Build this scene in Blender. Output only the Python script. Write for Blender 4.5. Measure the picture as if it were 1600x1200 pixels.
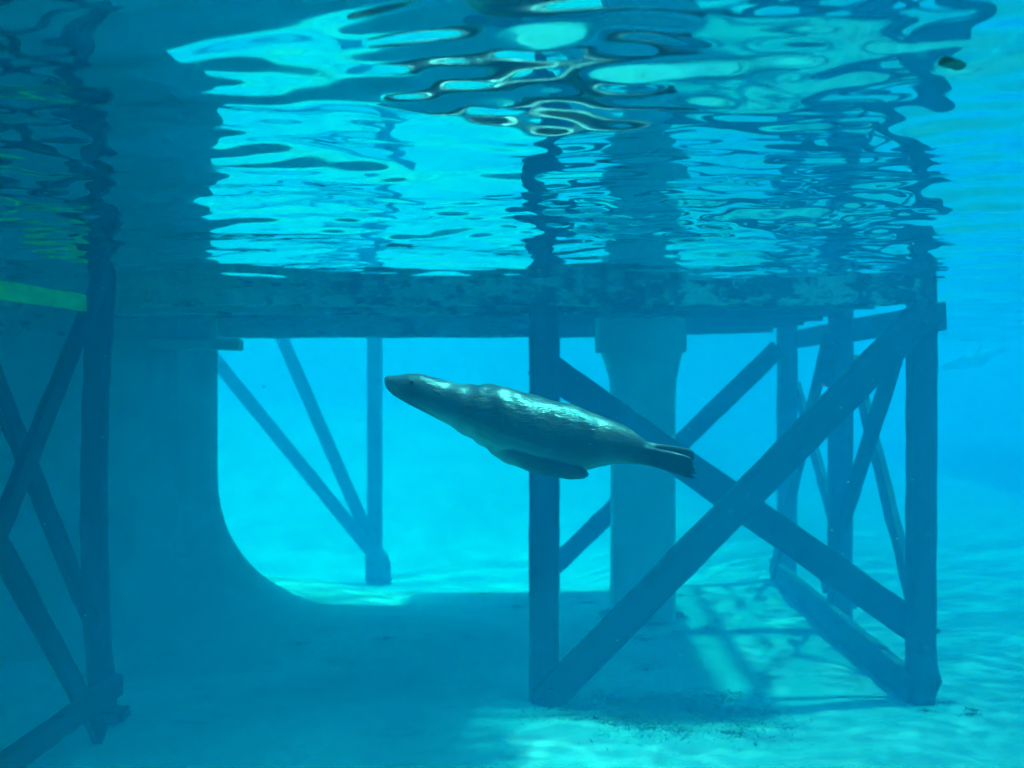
import bpy, bmesh, math, random
import numpy as np
from mathutils import Vector, Matrix

random.seed(7)
R = math.radians
scene = bpy.context.scene
COL = scene.collection
for o in list(bpy.data.objects):
    bpy.data.objects.remove(o)

# ------------------------------------------------------------------ camera
# floor level z = 0, still-water level z = 3.82, camera 0.8 m under the surface
WATER = 3.82
cam_d = bpy.data.cameras.new("camera")
cam = bpy.data.objects.new("camera", cam_d)
COL.objects.link(cam)
cam.location = (0.0, 0.0, 3.0)
cam.rotation_euler = (R(89.5), 0.0, R(1.85))
cam_d.sensor_width = 36.0
cam_d.lens = 38.25
cam_d.dof.use_dof = True
cam_d.dof.focus_distance = 5.3
cam_d.dof.aperture_fstop = 2.1
cam_d.clip_start = 0.05
cam_d.clip_end = 1000.0
scene.camera = cam

# ------------------------------------------------------------------ light
SUN_ELEV, SUN_AZ = 66.0, 80.0       # azimuth measured from +Y (ahead) towards +X (right)
world = bpy.data.worlds.new("World")
scene.world = world
world.use_nodes = True
wn = world.node_tree.nodes
wl = world.node_tree.links
wn.clear()
w_out = wn.new("ShaderNodeOutputWorld")
w_bg = wn.new("ShaderNodeBackground")
w_sky = wn.new("ShaderNodeTexSky")
w_sky.sky_type = 'NISHITA'
w_sky.sun_disc = False
w_sky.sun_elevation = R(SUN_ELEV)
w_sky.sun_rotation = R(SUN_AZ)
w_bg.inputs["Strength"].default_value = 0.15
wl.new(w_sky.outputs[0], w_bg.inputs["Color"])
wl.new(w_bg.outputs[0], w_out.inputs["Surface"])

sun_d = bpy.data.lights.new("sun", 'SUN')
sun = bpy.data.objects.new("sun", sun_d)
COL.objects.link(sun)
sun_d.energy = 3.4
sun_d.angle = R(2.8)
sun_d.color = (1.0, 0.96, 0.88)
sun_dir = Vector((math.sin(R(SUN_AZ)) * math.cos(R(SUN_ELEV)),
                  math.cos(R(SUN_AZ)) * math.cos(R(SUN_ELEV)),
                  math.sin(R(SUN_ELEV))))
sun.rotation_euler = sun_dir.to_track_quat('Z', 'Y').to_euler()
sun.location = (0, 0, 30)

vs = scene.view_settings
vs.view_transform = 'Standard'
vs.look = 'None'
vs.exposure = 2.33
vs.gamma = 1.0
vs.use_curve_mapping = False

scene.render.engine = 'CYCLES'
cy = scene.cycles
cy.use_denoising = True
cy.denoiser = 'OPENIMAGEDENOISE'
cy.use_adaptive_sampling = True
cy.adaptive_threshold = 0.04
cy.adaptive_min_samples = 20
cy.max_bounces = 6
cy.diffuse_bounces = 3
cy.glossy_bounces = 4
cy.transmission_bounces = 4
cy.volume_bounces = 3
cy.transparent_max_bounces = 12
cy.caustics_reflective = True
cy.caustics_refractive = True
cy.sample_clamp_indirect = 6.0

# ------------------------------------------------------------------ helpers
def tag(o, label=None, cat=None, group=None, kind=None):
    if label: o["label"] = label
    if cat: o["category"] = cat
    if group: o["group"] = group
    if kind: o["kind"] = kind
    return o

def empty(name, loc):
    o = bpy.data.objects.new(name, None)
    o.empty_display_size = 0.2
    o.location = loc
    COL.objects.link(o)
    return o

def add_obj(name, mesh, material, parent=None, world_matrix=None):
    o = bpy.data.objects.new(name, mesh)
    COL.objects.link(o)
    o.cycles.is_caustics_receiver = name != "water"
    o.cycles.is_caustics_caster = name == "water"
    if material is not None and not mesh.materials:
        mesh.materials.append(material)
    m = world_matrix if world_matrix is not None else Matrix.Identity(4)
    if parent is not None:
        o.parent = parent
        o.matrix_basis = Matrix.Translation(-Vector(parent.location)) @ m
    else:
        o.matrix_basis = m
    return o

def mesh_np(name, verts, faces, smooth=True):
    me = bpy.data.meshes.new(name)
    me.from_pydata([tuple(v) for v in verts], [], faces)
    if smooth:
        me.polygons.foreach_set("use_smooth", [True] * len(me.polygons))
    me.update()
    return me

def grid_mesh(name, X, Y, Z):
    ny, nx = X.shape
    co = np.stack([X, Y, Z], -1).reshape(-1, 3).astype(np.float32)
    idx = np.arange(nx * ny).reshape(ny, nx)
    q = np.stack([idx[:-1, :-1], idx[:-1, 1:], idx[1:, 1:], idx[1:, :-1]], -1).reshape(-1, 4)
    me = bpy.data.meshes.new(name)
    me.vertices.add(len(co)); me.vertices.foreach_set("co", co.ravel())
    me.loops.add(q.size); me.loops.foreach_set("vertex_index", q.ravel().astype(np.int32))
    me.polygons.add(len(q))
    me.polygons.foreach_set("loop_start", (np.arange(len(q)) * 4).astype(np.int32))
    me.polygons.foreach_set("loop_total", np.full(len(q), 4, np.int32))
    me.update(calc_edges=True)
    me.polygons.foreach_set("use_smooth", np.ones(len(q), bool))
    me.validate()
    return me

def spacing(segs):
    """segs: list of (end, step) from a start value; returns a rising list"""
    v = [segs[0]]
    for end, s0, s1 in segs[1:]:
        a = v[-1]
        while v[-1] < end - 1e-6:
            t = (v[-1] - a) / (end - a)
            v.append(min(end, v[-1] + s0 + (s1 - s0) * t))
    return np.array(v)

# ------------------------------------------------------------------ materials
def new_mat(name):
    m = bpy.data.materials.new(name)
    m.use_nodes = True
    nt = m.node_tree
    nt.nodes.clear()
    out = nt.nodes.new("ShaderNodeOutputMaterial")
    return m, nt, out

def noise(nt, coord, scale, detail=5.0, rough=0.55, dist=0.0, vec_scale=None):
    if vec_scale is not None:
        mp = nt.nodes.new("ShaderNodeMapping")
        mp.inputs["Scale"].default_value = vec_scale
        nt.links.new(coord, mp.inputs["Vector"])
        coord = mp.outputs[0]
    n = nt.nodes.new("ShaderNodeTexNoise")
    n.inputs["Scale"].default_value = scale
    n.inputs["Detail"].default_value = detail
    n.inputs["Roughness"].default_value = rough
    n.inputs["Distortion"].default_value = dist
    nt.links.new(coord, n.inputs["Vector"])
    return n.outputs["Fac"]

def ramp(nt, fac, stops):
    r = nt.nodes.new("ShaderNodeValToRGB")
    el = r.color_ramp.elements
    while len(el) > 1:
        el.remove(el[-1])
    for i, (p, c) in enumerate(stops):
        e = el[0] if i == 0 else el.new(p)
        e.position = p
        e.color = (c[0], c[1], c[2], 1.0) if not isinstance(c, (int, float)) else (c, c, c, 1.0)
    nt.links.new(fac, r.inputs["Fac"])
    return r.outputs["Color"]

def mixc(nt, fac, a, b, mode='MIX'):
    m = nt.nodes.new("ShaderNodeMix")
    m.data_type = 'RGBA'
    m.blend_type = mode
    for sock, v in ((m.inputs[0], fac), (m.inputs[6], a), (m.inputs[7], b)):
        if isinstance(v, (int, float)):
            sock.default_value = v
        elif isinstance(v, tuple):
            sock.default_value = (v[0], v[1], v[2], 1.0)
        else:
            nt.links.new(v, sock)
    return m.outputs[2]

def finish(nt, out, color, rough=0.8, bump=None, bump_d=0.01, bump_s=0.6, spec=0.3):
    b = nt.nodes.new("ShaderNodeBsdfPrincipled")
    if isinstance(color, tuple):
        b.inputs["Base Color"].default_value = (*color, 1.0)
    else:
        nt.links.new(color, b.inputs["Base Color"])
    if isinstance(rough, (int, float)):
        b.inputs["Roughness"].default_value = rough
    else:
        nt.links.new(rough, b.inputs["Roughness"])
    b.inputs["Specular IOR Level"].default_value = spec
    if bump is not None:
        bp = nt.nodes.new("ShaderNodeBump")
        bp.inputs["Strength"].default_value = bump_s
        bp.inputs["Distance"].default_value = bump_d
        nt.links.new(bump, bp.inputs["Height"])
        nt.links.new(bp.outputs[0], b.inputs["Normal"])
    nt.links.new(b.outputs[0], out.inputs["Surface"])
    return b

def coords(nt, kind="Object"):
    return nt.nodes.new("ShaderNodeTexCoord").outputs[kind]

def rand_shift(nt, co):
    """texture coordinates moved by a per-object random amount, so copies do not repeat"""
    oi = nt.nodes.new("ShaderNodeObjectInfo")
    mul = nt.nodes.new("ShaderNodeVectorMath"); mul.operation = 'SCALE'
    mul.inputs[0].default_value = (37.0, 19.0, 53.0)
    nt.links.new(oi.outputs["Random"], mul.inputs["Scale"])
    add = nt.nodes.new("ShaderNodeVectorMath"); add.operation = 'ADD'
    nt.links.new(co, add.inputs[0]); nt.links.new(mul.outputs[0], add.inputs[1])
    return add.outputs[0]

def timber_mat(name, dark, light, fuzz):
    m, nt, out = new_mat(name)
    co = rand_shift(nt, coords(nt))
    grain = noise(nt, co, 9.0, 6, 0.6, 0.3, (1.0, 1.0, 0.08))
    blot = noise(nt, co, 2.2, 7, 0.62, 0.5)
    fine = noise(nt, co, 28.0, 4, 0.6)
    c = ramp(nt, grain, [(0.3, dark), (0.7, light)])
    c = mixc(nt, ramp(nt, blot, [(0.5, 0.0), (0.62, 1.0)]), c, fuzz)
    c = mixc(nt, ramp(nt, fine, [(0.68, 0.0), (0.78, 0.5)]), c, (0.30, 0.30, 0.24))
    h = mixc(nt, 0.5, grain, blot)
    finish(nt, out, c, 0.85, h, 0.02, 0.8)
    return m

M_TIMBER = timber_mat("weathered_timber", (0.030, 0.026, 0.020), (0.070, 0.060, 0.045), (0.04, 0.05, 0.025))
M_TIMBER_PALE = timber_mat("pale_timber", (0.06, 0.055, 0.042), (0.13, 0.12, 0.09), (0.06, 0.075, 0.04))

def fascia_mat():
    m, nt, out = new_mat("fouled_fascia")
    co = coords(nt)
    big = noise(nt, co, 1.6, 8, 0.68, 0.6, (2.4, 1.0, 0.8))
    med = noise(nt, co, 9.0, 7, 0.7, 0.5, (1.6, 1.0, 0.8))
    base = ramp(nt, med, [(0.3, (0.26, 0.26, 0.20)), (0.70, (0.60, 0.58, 0.48))])
    sepf = nt.nodes.new("ShaderNodeSeparateXYZ"); nt.links.new(co, sepf.inputs[0])
    mrf = nt.nodes.new("ShaderNodeMapRange")
    mrf.inputs["From Min"].default_value = 4.0; mrf.inputs["From Max"].default_value = 13.5
    mrf.inputs["To Min"].default_value = -0.02; mrf.inputs["To Max"].default_value = 0.07
    nt.links.new(sepf.outputs["Z"], mrf.inputs["Value"])
    adf = nt.nodes.new("ShaderNodeMath"); adf.operation = 'ADD'
    nt.links.new(mixc(nt, 0.5, big, med), adf.inputs[0]); nt.links.new(mrf.outputs[0], adf.inputs[1])
    foul = ramp(nt, adf.outputs[0], [(0.525, 0.0), (0.56, 1.0)])
    c = mixc(nt, foul, base, (0.03, 0.038, 0.02))
    finish(nt, out, c, 0.9, mixc(nt, 0.5, big, med), 0.03, 0.8)
    return m
M_FASCIA = fascia_mat()

def green_mat():
    m, nt, out = new_mat("yellow_green_board")
    co = coords(nt)
    g = noise(nt, co, 14.0, 5, 0.6, 0.2, (1.0, 1.0, 0.15))
    b = noise(nt, co, 6.0, 6, 0.6)
    c = ramp(nt, g, [(0.3, (0.42, 0.50, 0.05)), (0.7, (0.78, 0.80, 0.14))])
    c = mixc(nt, ramp(nt, b, [(0.52, 0.0), (0.7, 0.7)]), c, (0.16, 0.24, 0.05))
    finish(nt, out, c, 0.7, g, 0.006, 0.6)
    return m
M_GREEN = green_mat()

def concrete_mat(silt=False):
    m, nt, out = new_mat("silted_concrete" if silt else "mossy_concrete")
    co = coords(nt)
    a = noise(nt, co, 0.8, 8, 0.62, 0.4)
    b = noise(nt, co, 6.0, 6, 0.6)
    s = noise(nt, co, 2.0, 5, 0.6, 0.2, (1.0, 1.0, 0.15))
    c = ramp(nt, a, [(0.35, (0.55, 0.56, 0.48)), (0.65, (0.72, 0.72, 0.64))])
    c = mixc(nt, ramp(nt, s, [(0.5, 0.0), (0.7, 0.6)]), c, (0.36, 0.39, 0.29))
    if silt:        # sand settled on the curved foot of the wall
        sep = nt.nodes.new("ShaderNodeSeparateXYZ"); nt.links.new(co, sep.inputs[0])
        ad = nt.nodes.new("ShaderNodeMath"); ad.operation = 'MULTIPLY_ADD'
        ad.inputs[1].default_value = 1.2
        nt.links.new(b, ad.inputs[0]); nt.links.new(sep.outputs["Z"], ad.inputs[2])
        mr = nt.nodes.new("ShaderNodeMapRange"); mr.interpolation_type = 'SMOOTHSTEP'
        mr.inputs["From Min"].default_value = 1.5; mr.inputs["From Max"].default_value = 0.55
        nt.links.new(ad.outputs[0], mr.inputs["Value"])
        c = mixc(nt, mr.outputs[0], c, (0.60, 0.57, 0.49))
    finish(nt, out, c, 0.9, mixc(nt, 0.5, a, b), 0.03, 0.6)
    return m
M_CONC = concrete_mat()
M_WALL = concrete_mat(silt=True)

def sand_mat():
    m, nt, out = new_mat("pale_sand")
    co = coords(nt)
    a = noise(nt, co, 0.35, 7, 0.6, 0.6)
    b = noise(nt, co, 2.6, 7, 0.65, 0.8, (1.0, 1.6, 1.0))
    f = noise(nt, co, 22.0, 4, 0.6)
    c = ramp(nt, a, [(0.35, (0.56, 0.54, 0.47)), (0.68, (0.78, 0.75, 0.67))])
    c = mixc(nt, ramp(nt, b, [(0.56, 0.0), (0.74, 0.5)]), c, (0.20, 0.22, 0.16))
    c = mixc(nt, ramp(nt, f, [(0.64, 0.0), (0.74, 0.35)]), c, (0.16, 0.16, 0.12))
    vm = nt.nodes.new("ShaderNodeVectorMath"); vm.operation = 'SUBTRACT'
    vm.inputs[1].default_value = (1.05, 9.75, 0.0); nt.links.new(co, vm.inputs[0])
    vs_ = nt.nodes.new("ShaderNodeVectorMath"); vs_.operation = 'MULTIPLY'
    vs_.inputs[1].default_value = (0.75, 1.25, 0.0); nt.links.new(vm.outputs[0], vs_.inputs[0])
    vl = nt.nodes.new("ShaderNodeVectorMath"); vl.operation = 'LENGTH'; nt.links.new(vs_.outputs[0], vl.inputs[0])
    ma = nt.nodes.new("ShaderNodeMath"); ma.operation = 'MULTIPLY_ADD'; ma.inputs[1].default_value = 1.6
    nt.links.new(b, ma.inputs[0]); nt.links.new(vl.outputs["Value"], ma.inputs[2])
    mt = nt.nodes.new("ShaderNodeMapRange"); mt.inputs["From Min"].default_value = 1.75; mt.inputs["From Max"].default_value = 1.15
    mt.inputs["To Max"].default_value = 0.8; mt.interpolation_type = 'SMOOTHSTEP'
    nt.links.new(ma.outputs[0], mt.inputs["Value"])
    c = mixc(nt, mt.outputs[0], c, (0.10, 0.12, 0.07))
    # floor colour turns darker and greyer towards the right
    sep = nt.nodes.new("ShaderNodeSeparateXYZ"); nt.links.new(co, sep.inputs[0])
    mr = nt.nodes.new("ShaderNodeMapRange"); mr.interpolation_type = 'SMOOTHSTEP'
    mr.inputs["From Min"].default_value = -0.5; mr.inputs["From Max"].default_value = 5.0
    mr.inputs["To Max"].default_value = 0.85
    nt.links.new(sep.outputs["X"], mr.inputs["Value"])
    c = mixc(nt, mr.outputs[0], c, mixc(nt, b, (0.09, 0.097, 0.09), (0.185, 0.19, 0.18)))
    finish(nt, out, c, 0.95, mixc(nt, 0.4, b, f), 0.03, 0.5, 0.1)
    return m
M_SAND = sand_mat()

def water_mat():
    """clear rippled water: Fresnel split between seeing through and mirror reflection
    (from below, everything flatter than the critical angle is fully mirrored)"""
    m, nt, out = new_mat("water_surface")
    fr = nt.nodes.new("ShaderNodeFresnel"); fr.inputs["IOR"].default_value = 1.333
    tr = nt.nodes.new("ShaderNodeBsdfTransparent")
    gl = nt.nodes.new("ShaderNodeBsdfGlossy")
    gl.inputs["Roughness"].default_value = 0.0
    gl.inputs["Color"].default_value = (0.98, 0.98, 0.98, 1.0)
    mx = nt.nodes.new("ShaderNodeMixShader")
    nt.links.new(fr.outputs[0], mx.inputs[0])
    rf = nt.nodes.new("ShaderNodeBsdfRefraction")
    rf.inputs["IOR"].default_value = 1.333
    rf.inputs["Roughness"].default_value = 0.0
    m2 = nt.nodes.new("ShaderNodeMixShader")
    m2.inputs[0].default_value = 0.65
    nt.links.new(tr.outputs[0], m2.inputs[1])
    nt.links.new(rf.outputs[0], m2.inputs[2])
    nt.links.new(m2.outputs[0], mx.inputs[1])
    nt.links.new(gl.outputs[0], mx.inputs[2])
    nt.links.new(mx.outputs[0], out.inputs["Surface"])
    return m
M_WATER = water_mat()
sun_d.cycles.is_caustics_light = True       # ripples focus the sunlight into moving nets of light

def fur_mat():
    m, nt, out = new_mat("wet_fur")
    co = coords(nt)
    n1 = noise(nt, co, 3.0, 6, 0.6, 0.3)
    n2 = noise(nt, co, 60.0, 3, 0.6, 0.0, (0.25, 1.0, 1.0))
    n3 = noise(nt, co, 14.0, 5, 0.6)
    att = nt.nodes.new("ShaderNodeAttribute"); att.attribute_name = "belly"
    c = ramp(nt, n1, [(0.3, (0.060, 0.054, 0.042)), (0.7, (0.130, 0.118, 0.092))])
    c = mixc(nt, att.outputs["Fac"], c, (0.50, 0.47, 0.37))
    att2 = nt.nodes.new("ShaderNodeAttribute"); att2.attribute_name = "flipper"
    c = mixc(nt, att2.outputs["Fac"], c, (0.014, 0.013, 0.011))
    c = mixc(nt, ramp(nt, n3, [(0.6, 0.0), (0.75, 0.4)]), c, (0.02, 0.02, 0.016))
    rg = nt.nodes.new("ShaderNodeMapRange")
    rg.inputs["To Min"].default_value = 0.34; rg.inputs["To Max"].default_value = 0.62
    nt.links.new(att2.outputs["Fac"], rg.inputs["Value"])
    finish(nt, out, c, rg.outputs[0], mixc(nt, 0.5, n2, n3), 0.012, 0.8, 1.0)
    return m
M_FUR = fur_mat()

def plain_mat(name, col, rough=0.5):
    m, nt, out = new_mat(name)
    n = noise(nt, coords(nt), 12.0)
    c = mixc(nt, n, tuple(x * 0.7 for x in col), tuple(min(1, x * 1.3) for x in col))
    finish(nt, out, c, rough)
    return m
M_EYE = plain_mat("dark_eye", (0.012, 0.010, 0.008), 0.12)
M_WHISKER = plain_mat("whisker", (0.30, 0.28, 0.22), 0.5)
M_SPECK = plain_mat("pale_speck", (0.75, 0.75, 0.68), 0.8)
M_LEAF = plain_mat("dark_leaf", (0.42, 0.40, 0.28), 0.7)
M_ALGAE = plain_mat("turf_algae", (0.11, 0.13, 0.07), 0.9)

# ------------------------------------------------------------------ the ground
def smooth(t):
    t = np.clip(t, 0, 1)
    return t * t * (3 - 2 * t)

def fbm(x, y, seed, n=24, lo=0.6, hi=6.0):
    rng = np.random.RandomState(seed)
    z = np.zeros_like(x)
    for _ in range(n):
        lam = lo * (hi / lo) ** rng.rand()
        th = rng.rand() * 2 * math.pi
        z += lam * np.sin((x * math.cos(th) + y * math.sin(th)) * 2 * math.pi / lam + rng.rand() * 6.28)
    return z / n

def floor_z(x, y):
    z = 0.055 * fbm(x, y, 3)
    z -= 1.3 * smooth((y - 13.5) / 9.5) * smooth((4.5 - x) / 5.0)
    z += 2.6 * smooth((y - 24) / 22.0) * smooth((4.0 - x + (y - 24) * 0.12) / 9.0)
    return z

gx = np.concatenate([-spacing([8.0, (150, 0.3, 14)])[::-1], spacing([-8.0, (8.0, 0.1, 0.1)])[1:-1], spacing([8.0, (150, 0.3, 14)])])
gy = np.concatenate([spacing([-60.0, (6, 8, 0.3)]), spacing([6.0, (20, 0.07, 0.14), (150, 0.14, 12)])[1:]])
GX, GY = np.meshgrid(gx, gy)
sea_floor = add_obj("sandy_floor", grid_mesh("sandy_floor", GX, GY, floor_z(GX, GY)), M_SAND)
tag(sea_floor, "pale sandy floor of the lagoon under the dock", "floor", kind="structure")

# ------------------------------------------------------------------ the water surface
def wave_z(x, y):
    rng = np.random.RandomState(11)
    z = np.zeros_like(x)
    for _ in range(70):
        lam = 0.16 * (2.6 / 0.16) ** (rng.rand() ** 0.8)
        th = rng.normal(0.5 * math.pi, 0.75)
        slope = 0.0125 * (lam / 0.6) ** 0.25 * (1.35 if lam < 0.36 else 0.85)
        k = 2 * math.pi / lam
        fade = 1.0 / (1.0 + (np.maximum(y, 0) * 0.02 / lam) ** 4)     # waves too short for the mesh far off
        if lam < 0.40:      # short ripples made steeper here to focus sunlight on the sea lion's back
            fade = fade * (1 + 2.6 * np.exp(-((x - 0.3) / 1.3) ** 2 - ((y - 6.05) / 0.9) ** 2))
        if lam < 0.5:       # a breeze roughens the open side
            fade = fade * (1 + 0.8 * smooth((x - 0.5) / 1.4))
        z += fade * slope / k * np.sin(k * (x * math.cos(th) + y * math.sin(th)) + rng.rand() * 6.283)
    for cx, cy0, h, sg in ((-0.02, 2.79, 0.020, 0.075), (0.243, 3.06, 0.015, 0.06), (-0.146, 3.3, 0.008, 0.04)):
        z -= h * np.exp(-((x - cx) / (sg * 1.5)) ** 2 - ((y - cy0) / sg) ** 2)
    return z

sx = np.concatenate([-spacing([4.0, (16, 0.03, 0.12), (150, 0.12, 12)])[::-1], spacing([-4.0, (4.0, 0.026, 0.026)])[1:-1],
                     spacing([4.0, (16, 0.03, 0.12), (150, 0.12, 12)])])
sy = np.concatenate([spacing([-60.0, (1.8, 6, 0.06)]), spacing([1.8, (7.0, 0.019, 0.024), (20, 0.024, 0.07), (150, 0.07, 8)])[1:]])
SX, SY = np.meshgrid(sx, sy)
SZ = WATER + wave_z(SX, SY)
water = add_obj("water", grid_mesh("water", SX, SY, SZ), M_WATER)
tag(water, "rippled underside of the water surface mirroring the posts below", "water", kind="structure")

# ------------------------------------------------------------------ timber pieces (the boardwalk added unseen to shade the water comes with them)
def beam_mesh(name, L, w, t, wear=0.006, segs=None, bow=0.0, taper=1.0, seed=0):
    """a board or post along local Z: w across (X), t deep (Y), worn edges, optional bow in X"""
    rng = random.Random(seed * 977 + int(L * 1000))
    segs = segs or max(4, min(22, int(L / 0.22)))
    c = min(w, t) * 0.12
    prof = [(-w/2 + c, -t/2), (w/2 - c, -t/2), (w/2, -t/2 + c), (w/2, t/2 - c), (w/2 - c, t/2), (-w/2 + c, t/2), (-w/2, t/2 - c), (-w/2, -t/2 + c)]
    V, F = [], []
    for i in range(segs + 1):
        s = i / segs
        k = 1 + (taper - 1) * s
        bx = bow * (1 - (2 * s - 1) ** 2)
        for (x, y) in prof:
            V.append((x * k + bx + rng.uniform(-wear, wear), y * k + rng.uniform(-wear, wear), s * L + (rng.uniform(-wear, wear) if 0 < i < segs else 0)))
    n = len(prof)
    for i in range(segs):
        for j in range(n):
            F.append((i*n + j, i*n + (j+1) % n, (i+1)*n + (j+1) % n, (i+1)*n + j))
    F.append(tuple(reversed(range(n))))
    F.append(tuple(range(segs*n, segs*n + n)))
    return mesh_np(name, V, F, smooth=False)

_seed = [0]
def beam(name, parent, p0, p1, w, t, mat, face=(0, -1, 0), **kw):
    """board from p0 to p1; `face` is the direction its broad side looks to"""
    p0, p1 = Vector(p0), Vector(p1)
    zax = (p1 - p0); L = zax.length; zax.normalize()
    yax = Vector(face); yax = (yax - zax * yax.dot(zax)).normalized()
    xax = yax.cross(zax)
    m = Matrix((( xax.x, yax.x, zax.x, p0.x), (xax.y, yax.y, zax.y, p0.y), (xax.z, yax.z, zax.z, p0.z), (0, 0, 0, 1)))
    _seed[0] += 1
    return add_obj(name, beam_mesh(name, L, w, t, seed=_seed[0], **kw), mat, parent, m)

SIDE = (1, 0, 0)
for k in range(16):  # unseen boards added overhead to shade the water near the camera
    bw = beam("sunshade", None, (-16.0, -9.0 + k * 0.92, 4.55), (16.0, -9.0 + k * 0.92, 4.55), 0.88, 0.09, M_TIMBER_PALE, (0, 0, -1), wear=0.003)
    tag(bw, "timber boardwalk added overhead, unseen, to shade the water near the viewer", "sunshade", "boardwalk boards", "structure")
for k in range(8):  # more unseen boards, added to dim the open water at far right
    bw = beam("sunshade", None, (13.8 + k * 0.92, 5.9, 4.55), (13.8 + k * 0.92, 48.0, 4.55), 0.88, 0.09, M_TIMBER_PALE, (0, 0, -1), wear=0.003)
    tag(bw, "timber boardwalk added at the far right, unseen, to shade the open water", "sunshade", "boardwalk boards", "structure")
# ---- trestle under the right end of the dock
t = empty("timber_trestle", (1.7, 13.0, 0.0))
tag(t, "large timber trestle with a wide front cross brace under the right end of the dock", "trestle", "timber trestles")
TOP = 4.42
beam("post", t, (-0.03, 10.0, -0.25), (-0.03, 10.0, TOP), 0.27, 0.27, M_TIMBER)
beam("post", t, (3.40, 10.0, -0.25), (3.40, 10.0, TOP), 0.23, 0.22, M_TIMBER)
beam("post", t, (3.47, 13.0, -0.25), (3.47, 13.0, TOP), 0.25, 0.25, M_TIMBER)
beam("post", t, (3.50, 16.0, -0.25), (3.50, 16.0, TOP), 0.26, 0.26, M_TIMBER)
beam("post", t, (0.06, 16.0, -0.25), (0.06, 16.0, TOP), 0.25, 0.25, M_TIMBER)
beam("brace", t, (3.42, 9.82, 3.60), (-0.04, 9.82, 0.02), 0.29, 0.075, M_TIMBER)
beam("brace", t, (-0.10, 10.18, 3.13), (3.52, 10.18, 0.58), 0.29, 0.075, M_TIMBER)
beam("brace", t, (3.34, 15.84, 3.38), (0.10, 15.84, 0.20), 0.27, 0.075, M_TIMBER)
# side bays
beam("brace", t, (3.25, 10.05, 3.40), (3.30, 13.05, 0.50), 0.25, 0.07, M_TIMBER, SIDE)
beam("brace", t, (3.64, 13.05, 3.15), (3.55, 10.05, 0.12), 0.25, 0.07, M_TIMBER, SIDE)
beam("brace", t, (3.30, 12.92, 3.42), (3.30, 16.0, 0.05), 0.25, 0.07, M_TIMBER, SIDE)
beam("brace", t, (3.66, 16.05, 2.80), (3.66, 13.0, 0.30), 0.25, 0.07, M_TIMBER, SIDE)
beam("rail", t, (3.53, 9.86, 3.52), (3.66, 16.3, 3.52), 0.255, 0.08, M_TIMBER, SIDE)
beam("sill", t, (3.32, 9.95, 0.13), (3.34, 16.2, 0.13), 0.33, 0.10, M_TIMBER_PALE, SIDE)
beam("block", t, (3.26, 13.02, 2.87), (3.31, 13.02, 3.15), 0.16, 0.16, M_TIMBER)

# ---- trestle on the left, nearer the camera
t = empty("timber_trestle", (-3.86, 8.0, 0.0))
tag(t, "dark timber trestle with a bowed post at the left edge before the concrete wall", "trestle", "timber trestles")
LX = -3.77
beam("post", t, (LX - 0.05, 9.3, -0.2), (LX + 0.0, 9.3, TOP), 0.19, 0.17, M_TIMBER, bow=0.13, segs=22)
beam("post", t, (LX, 6.5, -0.2), (LX, 6.5, TOP), 0.215, 0.215, M_TIMBER)
beam("brace", t, (LX + 0.11, 8.90, 3.86), (LX + 0.11, 6.5, 1.25), 0.17, 0.07, M_TIMBER, SIDE)
beam("brace", t, (LX - 0.12, 6.5, 4.28), (LX - 0.10, 9.3, 0.66), 0.18, 0.07, M_TIMBER, SIDE)
beam("brace", t, (LX + 0.13, 6.5, 2.53), (LX + 0.12, 8.78, 0.04), 0.17, 0.07, M_TIMBER, SIDE)
beam("sill", t, (LX + 0.14, 9.08, 0.38), (LX + 0.14, 6.2, 0.38), 0.18, 0.09, M_TIMBER, SIDE)
beam("rail", t, (LX + 0.16, 8.38, 3.56), (LX + 0.16, 6.2, 3.56), 0.125, 0.05, M_GREEN, SIDE)["label"] = "yellow green rail board"
beam("foot", t, (LX + 0.0, 9.3, 0.02), (LX + 0.0, 9.3, 0.09), 0.25, 0.25, M_TIMBER_PALE)

beam("shade_deck", t, (-9.5, 7.9, 4.50), (-1.7, 7.9, 4.50), 5.0, 0.10, M_TIMBER_PALE, (0, 0, -1), wear=0.003)  # unseen deck added to shade the water and floor at left
beam("shade_deck", t, (-1.69, 9.05, 4.50), (1.3, 9.05, 4.50), 2.3, 0.10, M_TIMBER_PALE, (0, 0, -1), wear=0.003)  # narrower unseen deck, added to shade the floor in front of the dock

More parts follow.
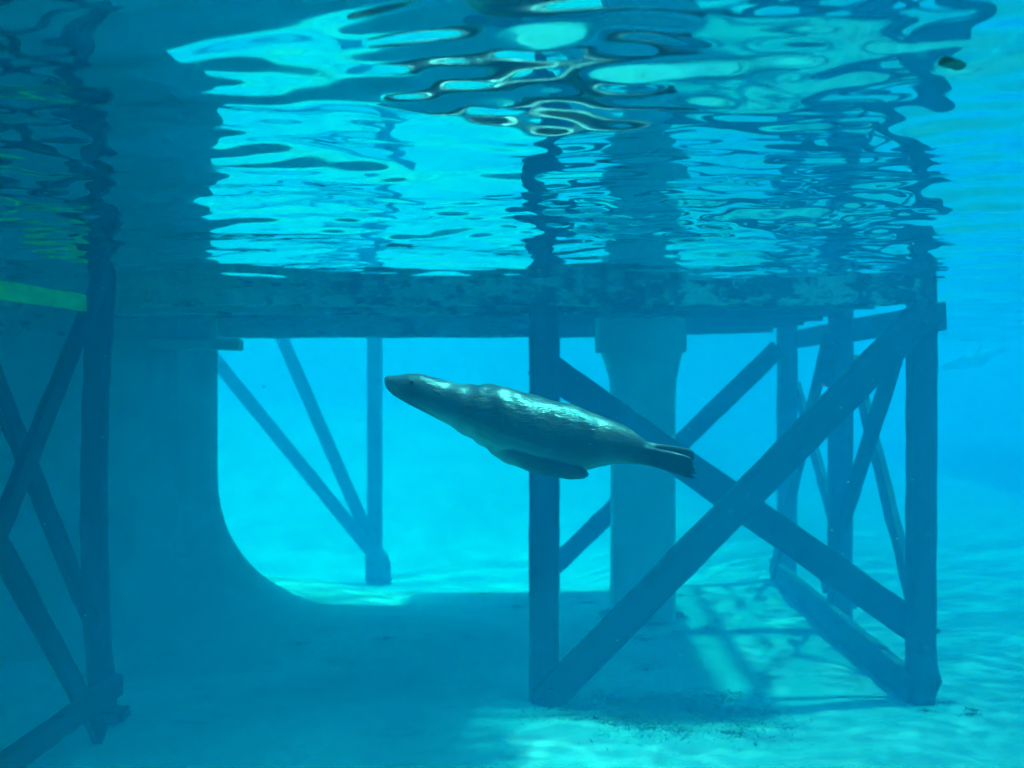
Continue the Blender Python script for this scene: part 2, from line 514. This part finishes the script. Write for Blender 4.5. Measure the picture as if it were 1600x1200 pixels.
# ---- trestle far behind, seen through the opening
FZ = float(floor_z(np.array(-3.5), np.array(22.0)))
t = empty("timber_trestle", (-3.5, 22.0, FZ))
tag(t, "hazy thin timber trestle of one post and two slanting braces in the bright opening", "trestle", "timber trestles")
beam("post", t, (-3.5, 22.0, FZ - 0.2), (-3.5, 22.0, TOP), 0.28, 0.28, M_TIMBER)
beam("brace", t, (-7.35, 21.82, 4.07), (-3.45, 21.82, FZ + 0.60), 0.26, 0.09, M_TIMBER)
beam("brace", t, (-5.66, 22.18, 4.25), (-3.55, 22.18, FZ + 0.70), 0.26, 0.09, M_TIMBER)
beam("post", t, (-7.15, 22.0, FZ - 0.2), (-7.15, 22.0, TOP), 0.28, 0.28, M_TIMBER)
def lump_mesh(name, rx, ry, rz, seed):
    bm = bmesh.new()
    bmesh.ops.create_icosphere(bm, subdivisions=3, radius=1.0)
    rng = np.random.RandomState(seed)
    ph = rng.rand(6, 4) * 6.28
    for v in bm.verts:
        d = v.co.normalized()
        k = 1 + sum(0.05 * math.sin(3 * d.x * (i % 3 + 1) + 2.5 * d.y * (i // 2 + 1) + 3 * d.z + ph[i, 0]) for i in range(6))
        q = (abs(d.x) ** 4 + abs(d.y) ** 4 + abs(d.z) ** 4) ** -0.25
        v.co = Vector((d.x * rx, d.y * ry, d.z * rz)) * k * (0.4 + 0.6 * q)
    me = bpy.data.meshes.new(name)
    bm.to_mesh(me); bm.free()
    me.polygons.foreach_set("use_smooth", [True] * len(me.polygons))
    return me
add_obj("footing", lump_mesh("footing", 0.26, 0.30, 0.44, 4), M_TIMBER, t, Matrix.Translation((-3.44, 22.0, FZ + 0.28)))

# ---- bolt heads where the front braces meet the posts
def bolt_mesh():
    bm = bmesh.new()
    bmesh.ops.create_cone(bm, cap_ends=True, segments=6, radius1=0.026, radius2=0.022, depth=0.03)
    me = bpy.data.meshes.new("bolt"); bm.to_mesh(me); bm.free()
    return me
BOLT = bolt_mesh()
def bolts(parent, pts, rot):
    for p in pts:
        add_obj("bolt", BOLT, M_TIMBER_PALE, parent, Matrix.Translation(p) @ Matrix.Rotation(R(90), 4, rot))
trestles = [o for o in COL.objects if o.name.startswith("timber_trestle")]
bolts(trestles[0], [(3.36, 9.77, 3.47), (3.48, 9.77, 3.60), (0.03, 9.77, 0.16), (-0.06, 9.77, 0.06), (1.64, 9.77, 1.78), (1.78, 9.77, 1.92), (3.40, 9.86, 0.55), (3.50, 9.86, 0.70)], 'X')
bolts(trestles[1], [(LX + 0.152, 8.62, 3.54), (LX + 0.152, 8.56, 3.46), (LX + 0.172, 8.60, 0.24), (LX + 0.192, 9.00, 0.38)], 'Y')

# ------------------------------------------------------------------ dock
dock = empty("dock", (-2.7, 13.0, 4.0))
tag(dock, "broad algae stained dock with its fascia hanging below the waterline across the picture", "dock")
beam("fascia", dock, (-10.5, 9.80, 4.02), (3.30, 9.80, 4.02), 0.80, 0.10, M_FASCIA, wear=0.011, segs=110)
beam("deck", dock, (-10.5, 12.12, 4.03), (-0.3, 12.12, 4.03), 4.4, 0.5, M_FASCIA, (0, 0, -1), wear=0.003)
beam("deck", dock, (-0.29, 13.2, 4.03), (3.32, 13.2, 4.03), 6.5, 0.5, M_FASCIA, (0, 0, -1), wear=0.003)
beam("lip", dock, (-10.5, 10.42, 3.70), (1.2, 10.42, 3.70), 0.26, 0.18, M_FASCIA)
for y, z in ((11.3, 3.78), (12.4, 3.76)):
    beam("joist", dock, (-10.4, y, z), (3.35, y, z), 0.22, 0.12, M_TIMBER_PALE)
for y, z in ((13.4, 3.76), (14.4, 3.76), (15.4, 3.77)):
    beam("joist", dock, (-0.2, y, z), (3.35, y, z), 0.22, 0.12, M_TIMBER_PALE)
beam("rear_beam", dock, (-10.4, 14.36, 3.66), (-0.2, 14.36, 3.68), 0.38, 0.16, M_FASCIA)
beam("rear_beam", dock, (-0.2, 16.4, 3.68), (3.36, 16.4, 3.77), 0.28, 0.16, M_TIMBER_PALE)
beam("hanging_board", dock, (-10.4, 10.34, 3.52), (-4.35, 10.34, 3.52), 0.28, 0.08, M_FASCIA)

# ------------------------------------------------------------------ pillar
def pillar():
    p = empty("concrete_pillar", (1.14, 13.1, 0.0))
    tag(p, "thick square concrete pillar with flared head behind the front cross brace", "pillar")
    cx, cy_, h = 1.14, 13.1, 0.36
    bm = bmesh.new()
    levels = [(-0.2, h, h), (1.3, h, h), (2.70, h, h), (2.95, h + 0.02, h + 0.015), (3.14, h + 0.075, h + 0.05), (3.26, h + 0.115, h + 0.085),
              (3.265, h + 0.185, h + 0.125), (3.42, h + 0.185, h + 0.125), (3.90, h + 0.185, h + 0.125)]
    rng = random.Random(5)
    rows = []
    for z, l, r in levels:
        c = 0.03
        pts = [(-l + c, -h), (r - c, -h), (r, -h + c), (r, h - c), (r - c, h), (-l + c, h), (-l, h - c), (-l, -h + c)]
        rows.append([bm.verts.new((cx + x + rng.uniform(-.004, .004), cy_ + y, z)) for x, y in pts])
    for a, b in zip(rows, rows[1:]):
        for j in range(8):
            bm.faces.new((a[j], a[(j+1) % 8], b[(j+1) % 8], b[j]))
    bm.faces.new(rows[-1])
    shaft = bpy.data.meshes.new("shaft"); bm.to_mesh(shaft); bm.free()
    add_obj("shaft", shaft, M_CONC, p)
    V = []; F = []
    n = 28
    rngn = np.random.RandomState(2)
    for k, (r, z) in enumerate(((0.50, 0.10), (0.56, 0.05), (0.66, -0.06))):
        for j in range(n):
            a = j / n * 2 * math.pi
            rr = r * (1 + 0.10 * math.sin(3 * a + k) + 0.05 * rngn.rand())
            V.append((cx + rr * math.cos(a), cy_ + rr * math.sin(a), z))
    for k in range(2):
        for j in range(n):
            F.append((k*n + j, k*n + (j+1) % n, (k+1)*n + (j+1) % n, (k+1)*n + j))
    F.append(tuple(range(n)))
    add_obj("footing", mesh_np("footing", V, F), M_CONC, p)
pillar()

# ------------------------------------------------------------------ concrete wall with a coved foot
def cove_wall():
    w = empty("concrete_wall", (-6.0, 13.0, 0.0))
    tag(w, "shaded concrete wall with curved foot filling the left side under the dock", "wall")
    # plan path of the wall face, camera side first, then round the end and away from the camera
    path = [(-14.0, 10.2), (-11.0, 10.9), (-8.5, 11.6), (-6.4, 12.3), (-5.2, 12.8), (-4.5, 13.08)]
    ca, r = (-4.42, 13.42), 0.33
    for k in range(9):
        a = R(-105 + k * 13)
        path.append((ca[0] + r * math.cos(a), ca[1] + r * math.sin(a)))
    path += [(-4.35, 14.1), (-5.2, 14.6), (-7.5, 15.0)]
    P = np.array(path)
    for _ in range(3):      # round the plan line off
        q = 0.75 * P[:-1] + 0.25 * P[1:]; r_ = 0.25 * P[:-1] + 0.75 * P[1:]
        P = np.concatenate([P[:1], np.stack([q, r_], 1).reshape(-1, 2), P[-1:]])
    T = np.gradient(P, axis=0); T /= np.linalg.norm(T, axis=1)[:, None]
    N = np.stack([T[:, 1], -T[:, 0]], 1)
    prof = [(0.0, 3.84), (0.0, 3.0), (0.0, 2.2), (0.0, 1.75)]
    RR, RZ = 1.65, 1.75
    for k in range(1, 15):
        a = k / 14 * math.pi / 2
        prof.append((RR * (1 - math.cos(a)), RZ * (1 - math.sin(a)) - 0.03))
    prof += [(RR + 0.35, -0.06), (RR + 0.9, -0.16)]
    V, F = [], []
    for o_, z in prof:
        for p, n in zip(P, N):
            V.append((p[0] + n[0] * o_, p[1] + n[1] * o_, z))
    m = len(P)
    for i in range(len(prof) - 1):
        for j in range(m - 1):
            F.append((i*m + j, (i+1)*m + j, (i+1)*m + j + 1, i*m + j + 1))
    add_obj("wall_face", mesh_np("wall_face", V, F), M_WALL, w)
    beam("ledge", w, (-4.75, 12.95, 3.36), (-3.72, 13.12, 3.36), 0.13, 0.45, M_CONC)
cove_wall()

# ------------------------------------------------------------------ sea lions
S = 6.0 / 1700.0        # metres per unit of the outline drawing below
STATIONS = [  # back line (x, y), belly line (x, y), half width in metres; drawing units, y down
    ((599.5, 590.5), (600.5, 601), 0.020), ((603, 587.5), (604.5, 609), 0.037), ((613, 586), (613, 617), 0.049), ((624, 585.5), (624, 624), 0.058),
    ((640, 583), (638, 632), 0.076), ((658, 584), (652, 639), 0.090), ((676, 589), (668, 647), 0.097), ((698, 595), (684, 656), 0.105),
    ((722, 600), (702, 666), 0.120), ((745, 600.5), (720, 677), 0.140), ((772, 600), (744, 692), 0.162), ((802, 607), (772, 707.5), 0.178),
    ((832, 616), (801, 719), 0.180), ((866, 627), (832, 730), 0.172), ((902, 637), (867, 736), 0.158), ((932, 646), (902, 736), 0.140),
    ((956, 655), (930, 731), 0.118), ((976, 664), (956, 725.5), 0.095), ((992, 675), (978, 725), 0.074), ((1006, 687), (1000, 726), 0.050),
    ((1018, 696), (1016, 727), 0.034), ((1026, 704), (1026, 724), 0.012)]
C0 = (840.0, 660.0)

def loft(bm, rings):
    vr = [[bm.verts.new(p) for p in ring] for ring in rings]
    n = len(vr[0])
    for a, b in zip(vr, vr[1:]):
        for j in range(n):
            bm.faces.new((a[j], a[(j+1) % n], b[(j+1) % n], b[j]))
    bm.faces.new(list(reversed(vr[0]))); bm.faces.new(vr[-1])

def to3(x, y, d=0.0):
    return Vector(((x - C0[0]) * S, d, -(y - C0[1]) * S))

def body_rings(n=28):
    rings = []
    for (t_, b_, w) in STATIONS:
        a, b = to3(*t_), to3(*b_)
        c = (a + b) / 2; h = (a - b) / 2
        ring = []
        for j in range(n):
            th = j / n * 2 * math.pi
            s, co = math.sin(th), math.cos(th)
            s2 = math.copysign(abs(s) ** 0.92, s); c2 = math.copysign(abs(co) ** 0.92, co)
            ring.append(c + h * c2 + Vector((0, w, 0)) * s2)
        rings.append(ring)
    return rings

def paddle(bm, pts, n=14):
    """pts: (x, y, depth, half breadth in drawing units, half thickness in metres, twist towards depth)"""
    rings = []
    P = [to3(p[0], p[1], p[2]) for p in pts]
    for i, p in enumerate(pts):
        d = (P[min(i+1, len(P)-1)] - P[max(i-1, 0)]).normalized()
        tw = p[5] if len(p) > 5 else 0.0
        up = Vector((0, math.sin(tw), math.cos(tw)))
        up = (up - d * up.dot(d)).normalized()
        sd = d.cross(up)
        ring = []
        for j in range(n):
            th = j / n * 2 * math.pi
            ring.append(P[i] + up * (p[3] * S * math.cos(th)) + sd * (p[4] * math.sin(th)))
        rings.append(ring)
    loft(bm, rings)

def seal_mesh(name, flippers, voxel):
    bm = bmesh.new()
    loft(bm, body_rings())
    for f in flippers:
        paddle(bm, f)
    bmesh.ops.recalc_face_normals(bm, faces=bm.faces)
    me = bpy.data.meshes.new(name + "_raw"); bm.to_mesh(me); bm.free()
    tmp = bpy.data.objects.new("tmp", me); COL.objects.link(tmp)
    sub = tmp.modifiers.new("remesh", 'REMESH'); sub.mode = 'VOXEL'; sub.voxel_size = voxel
    sm = tmp.modifiers.new("smooth", 'SMOOTH'); sm.factor = 0.5; sm.iterations = 10
    dg = bpy.context.evaluated_depsgraph_get(); dg.update()
    out = bpy.data.meshes.new_from_object(tmp.evaluated_get(dg))
    out.name = name
    bpy.data.objects.remove(tmp)
    out.polygons.foreach_set("use_smooth", [True] * len(out.polygons))
    # muscle and skin folds, belly colouring
    nv = len(out.vertices)
    co = np.empty(nv * 3, np.float32); out.vertices.foreach_get("co", co); co = co.reshape(-1, 3)
    no = np.empty(nv * 3, np.float32); out.vertices.foreach_get("normal", no); no = no.reshape(-1, 3)
    x, y, z = co.T
    ax = x * 0.955 + -z * 0.29          # along the body
    fold = 0.0038 * np.sin(ax * 55 + 2.5 * np.sin(z * 14 + y * 9)) * np.exp(-((ax + 0.33) / 0.16) ** 2)
    lump = 0.009 * np.sin(ax * 11 + 3 * z) * np.sin(y * 13 + 1 + ax * 3) + 0.0045 * np.sin(ax * 31 + 9 * z + 2) * np.sin(y * 27 + 8 * z + ax * 7)
    co += no * (fold + lump * np.clip(1.25 - np.abs(ax + 0.02) / 0.52, 0, 1))[:, None]
    out.vertices.foreach_set("co", co.ravel())
    attr = out.attributes.new("belly", 'FLOAT', 'POINT')
    up = no[:, 2] * 0.955 + no[:, 0] * 0.29
    b = np.clip((-up - 0.05) * 1.3, 0, 1) * np.clip(1.0 - (ax - 0.02) / 0.30, 0, 1) * np.clip((ax + 0.66) / 0.2, 0, 1)
    under = np.clip((-(z + 0.29 * x) - 0.17) / 0.04, 0, 1) * np.clip((x + 0.2) / 0.15, 0, 1)
    attr.data.foreach_set("value", (b * (1 - under)).astype(np.float32))
    fl = np.clip((ax - 0.42) / 0.26, 0, 1) + np.clip((-(z + 0.29 * x) - 0.20) / 0.05, 0, 1) * np.clip((x + 0.12) / 0.25, 0, 1)
    at2 = out.attributes.new("flipper", 'FLOAT', 'POINT')
    at2.data.foreach_set("value", np.clip(fl, 0, 1).astype(np.float32))
    out.update()
    return out

near_flippers = [
    [(745, 676, -.04, 14, .030, -.5), (800, 708, -.105, 18, .034, -.5), (855, 728, -.12, 14, .024, -.4), (895, 735, -.10, 11, .018, -.3), (912, 737, -.092, 8, .013, -.2), (918, 738, -.09, 2, .006, -.2)],
    [(765, 682, .04, 14, .030, .5), (835, 710, .105, 17, .034, .5), (890, 724, .11, 12, .022, .4), (930, 726, .085, 9, .018, .3), (948, 725, .075, 6, .012, .2), (953, 725, .07, 1.5, .005, .2)],
]
for k in range(5):      # near hind flipper: five digits held together
    dy = (k - 2)
    near_flippers.append([(985, 706 + dy * 3, -.022, 9, .022), (1020, 713 + dy * 4.6, -.04, 6.0, .017), (1052, 721 + dy * 6.0, -.055, 5.0, .012),
                          (1076 - abs(dy) * 1.5, 728 + dy * 6.8, -.065, 4.2, .009), (1086 - abs(dy - 1) * 2.5, 730 + dy * 7, -.07, 1.6, .004)])
for k in range(4):      # far hind flipper, a little higher
    dy = (k - 1.5)
    near_flippers.append([(985, 698 + dy * 3, .020, 9, .022), (1020, 705 + dy * 4.0, .034, 6.5, .017), (1055, 711 + dy * 4.8, .044, 6.0, .013),
                          (1078 - abs(dy), 715 + dy * 5.4, .05, 4.8, .010), (1088 - abs(dy) * 2, 717 + dy * 5.6, .054, 1.6, .004)])

def uv_ball(name, r, seg=16, sc=(1, 1, 1)):
    bm = bmesh.new()
    bmesh.ops.create_uvsphere(bm, u_segments=seg, v_segments=seg // 2 + 2, radius=r)
    bmesh.ops.scale(bm, vec=sc, verts=bm.verts)
    me = bpy.data.meshes.new(name); bm.to_mesh(me); bm.free()
    me.polygons.foreach_set("use_smooth", [True] * len(me.polygons))
    return me

def seal_details(root_obj):
    """eyes, nose pad, ear flaps and whiskers as children of a sea lion body"""
    def child(name, me, mat, loc, rot=None):
        o = bpy.data.objects.new(name, me); COL.objects.link(o)
        if not me.materials: me.materials.append(mat)
        o.parent = root_obj; o.location = loc
        if rot: o.rotation_euler = rot
        return o
    for s in (-1, 1):
        child("eye", uv_ball("eye", 0.013), M_EYE, to3(645, 597, s * 0.066))
        V, F = [], []
        n = 8
        for i in range(6):
            u = i / 5
            rr = 0.009 * math.sin(math.pi * (0.12 + 0.8 * u)) + 0.0012
            for j in range(n):
                a = j / n * 6.2832
                V.append((u * 0.045, rr * math.cos(a) * 0.35 + s * 0.006 * u, rr * math.sin(a) - u * 0.016))
        for i in range(5):
            for j in range(n):
                F.append((i*n + j, i*n + (j+1) % n, (i+1)*n + (j+1) % n, (i+1)*n + j))
        F += [tuple(reversed(range(n))), tuple(range(5*n, 6*n))]
        child("ear", mesh_np("ear", V, F), M_FUR, to3(679, 609, s * 0.0985))
        V, F = [], []
        for k in range(7):
            a0 = to3(611 + k % 3 * 3, 600 + k * 1.4, s * 0.047)
            d = Vector((0.35 + 0.1 * (k % 3), s * 0.9, -0.25 - 0.09 * k)).normalized()
            L = 0.06 + 0.012 * (k % 4)
            b0 = len(V)
            for q in range(4):
                u = q / 3
                c = a0 + d * (L * u) + Vector((0.03 * u * u, 0, -0.02 * u * u))
                rr = 0.0011 * (1 - 0.8 * u)
                for j in range(3):
                    V.append(c + Vector((rr * math.cos(j * 2.1), 0, rr * math.sin(j * 2.1))))
            for q in range(3):
                for j in range(3):
                    F.append((b0 + q*3 + j, b0 + q*3 + (j+1) % 3, b0 + q*3 + 3 + (j+1) % 3, b0 + q*3 + 3 + j))
        child("whiskers", mesh_np("whiskers", V, F), M_WHISKER, (0, 0, 0))
    child("nose", uv_ball("nose", 0.013, 14, (0.7, 1.2, 0.9)), M_EYE, to3(602.5, 593.5, 0))

lion = add_obj("sea_lion", seal_mesh("sea_lion", near_flippers, 0.0055), M_FUR)
lion.location = (-0.05, 6.0, 3 - 75 * S)
lion.rotation_euler = (R(3), 0, R(0))
tag(lion, "sleek dark sea lion gliding to the left with sunlit back before the dock", "sea lion", "sea lions")
seal_details(lion)

far_flippers = near_flippers[2:] + [
    [(785, 680, -.10, 18, .03, -.4), (830, 640, -.30, 20, .03, -.7), (870, 595, -.46, 17, .022, -.8), (900, 570, -.55, 8, .012, -.8)],
    [(785, 680, .10, 18, .03, .4), (830, 640, .28, 20, .03, .7), (862, 600, .42, 17, .022, .8), (885, 580, .5, 8, .012, .8)]]
far = add_obj("sea_lion", seal_mesh("far_sea_lion", far_flippers, 0.014), M_FUR)
far.location = (11.2, 29.0, 3.42)
far.rotation_euler = (0, R(-31), 0)
tag(far, "faint distant sea lion swimming in open water beyond the right post", "sea lion", "sea lions")

# ------------------------------------------------------------------ small things
def leaf_mesh():
    V, F = [], []
    n = 20
    for zz, k in ((0.0, 1.0), (-0.002, 0.97)):
        for j in range(n):
            a = j / n * 6.2832
            V.append((0.030 * k * math.cos(a), 0.050 * k * math.sin(a) * (1 + 0.12 * math.cos(2 * a + 0.5)), zz + 0.004 * math.cos(2 * a)))
    F.append(tuple(range(n))); F.append(tuple(reversed(range(n, 2 * n))))
    for j in range(n):
        F.append((j, n + j, n + (j+1) % n, (j+1) % n))
    return mesh_np("floating_leaf", V, F, False)
leaf = add_obj("floating_leaf", leaf_mesh(), M_LEAF)
lx, ly = 1.07, 2.92
leaf.location = (lx, ly, WATER + float(wave_z(np.array([lx]), np.array([ly]))[0]) - 0.002)
leaf.rotation_euler = (0, 0, R(-50))
tag(leaf, "small dark oval leaf at the water surface in the upper right", "leaf")

def algae():
    """low dark turf on the sand by the front posts"""
    rng = np.random.RandomState(5)
    V, F = [], []
    clumps = [(0.25 + 1.6 * rng.rand(), 9.1 + 1.2 * rng.rand(), 0.10 + 0.22 * rng.rand()) for _ in range(26)]
    clumps += [(3.3 + 0.5 * rng.rand(), 9.6 + 0.4 * rng.rand(), 0.03 + 0.06 * rng.rand()) for _ in range(5)]
    clumps += [(-3.0 + 5 * rng.rand(), 11 + 5 * rng.rand(), 0.05 + 0.10 * rng.rand()) for _ in range(14)]
    for cx, cy0, r in clumps:
        z0 = float(floor_z(np.array(cx), np.array(cy0)))
        for _ in range(int(40 + 700 * r)):
            a, q = rng.rand() * 6.283, r * abs(rng.normal(0, 0.9))
            x, y = cx + q * math.cos(a) * 1.5, cy0 + q * math.sin(a)
            z = z0
            h = 0.005 + 0.014 * rng.rand() ** 2; w = 0.004 + 0.005 * rng.rand(); th = rng.rand() * 6.283
            dx, dy = math.cos(th) * w, math.sin(th) * w
            lx_, ly_ = rng.normal(0, 0.02), rng.normal(0, 0.02)
            b = len(V)
            V += [(x - dx, y - dy, z - 0.005), (x + dx, y + dy, z - 0.005), (x + lx_ + dx * .4, y + ly_ + dy * .4, z + h), (x + lx_ - dx * .4, y + ly_ - dy * .4, z + h)]
            F.append((b, b + 1, b + 2, b + 3))
    o = add_obj("algae", mesh_np("algae", V, F, False), M_ALGAE)
    tag(o, "low dark algae patches on the sand around the post feet", "algae", kind="stuff")
algae()

def specks():
    rng = np.random.RandomState(21)
    V, F = [], []
    for i in range(340):
        y = 1.5 + 8 * rng.rand()
        x = (rng.rand() * 2 - 1) * y * 0.5
        z = 3 + (rng.rand() * 2 - 1) * y * 0.36
        if z > 3.8 or z < 0.2: continue
        r = (0.0008 + 0.0018 * rng.rand() ** 2) * (0.5 + y * 0.22)
        b = len(V)
        for d in ((1, 0, 0), (-1, 0, 0), (0, 1, 0), (0, -1, 0), (0, 0, 1), (0, 0, -1)):
            V.append((x + d[0] * r * rng.uniform(.6, 1.6), y + d[1] * r, z + d[2] * r * rng.uniform(.6, 1.4)))
        for f in ((0, 2, 4), (2, 1, 4), (1, 3, 4), (3, 0, 4), (2, 0, 5), (1, 2, 5), (3, 1, 5), (0, 3, 5)):
            F.append(tuple(b + q for q in f))
    o = add_obj("drifting_specks", mesh_np("drifting_specks", V, F), M_SPECK)
    tag(o, "tiny pale specks drifting in the water", "specks", kind="stuff")
specks()

# ------------------------------------------------------------------ the water itself, as even coloured haze
def haze_box():
    m, nt, out = new_mat("blue_water_volume")
    pv = nt.nodes.new("ShaderNodeVolumePrincipled")
    D = 0.50
    def solve(ss, sa):
        c = ss / D
        q = 1 - sa / (D * (1 - c))
        return c, max(q, 0.0) ** 2
    (cr, ar), (cg, ag), (cb, ab) = solve(0.0006, 0.37), solve(0.035, 0.0245), solve(0.070, 0.004)
    pv.inputs["Color"].default_value = (cr, cg, cb, 1)
    pv.inputs["Absorption Color"].default_value = (ar, ag, ab, 1)
    pv.inputs["Density"].default_value = D
    pv.inputs["Anisotropy"].default_value = 0.0
    nt.links.new(pv.outputs[0], out.inputs["Volume"])
    x0, x1, y0, y1, z0, z1 = -155, 155, -65, 155, -9.0, 4.75
    V = [(x, y, z) for z in (z0, z1) for y in (y0, y1) for x in (x0, x1)]
    F = [(0, 2, 3, 1), (4, 5, 7, 6), (0, 1, 5, 4), (1, 3, 7, 5), (3, 2, 6, 7), (2, 0, 4, 6)]
    o = add_obj("haze", mesh_np("haze", V, F, False), m)
    tag(o, "blue water dimming everything with distance", "water", kind="stuff")
haze_box()
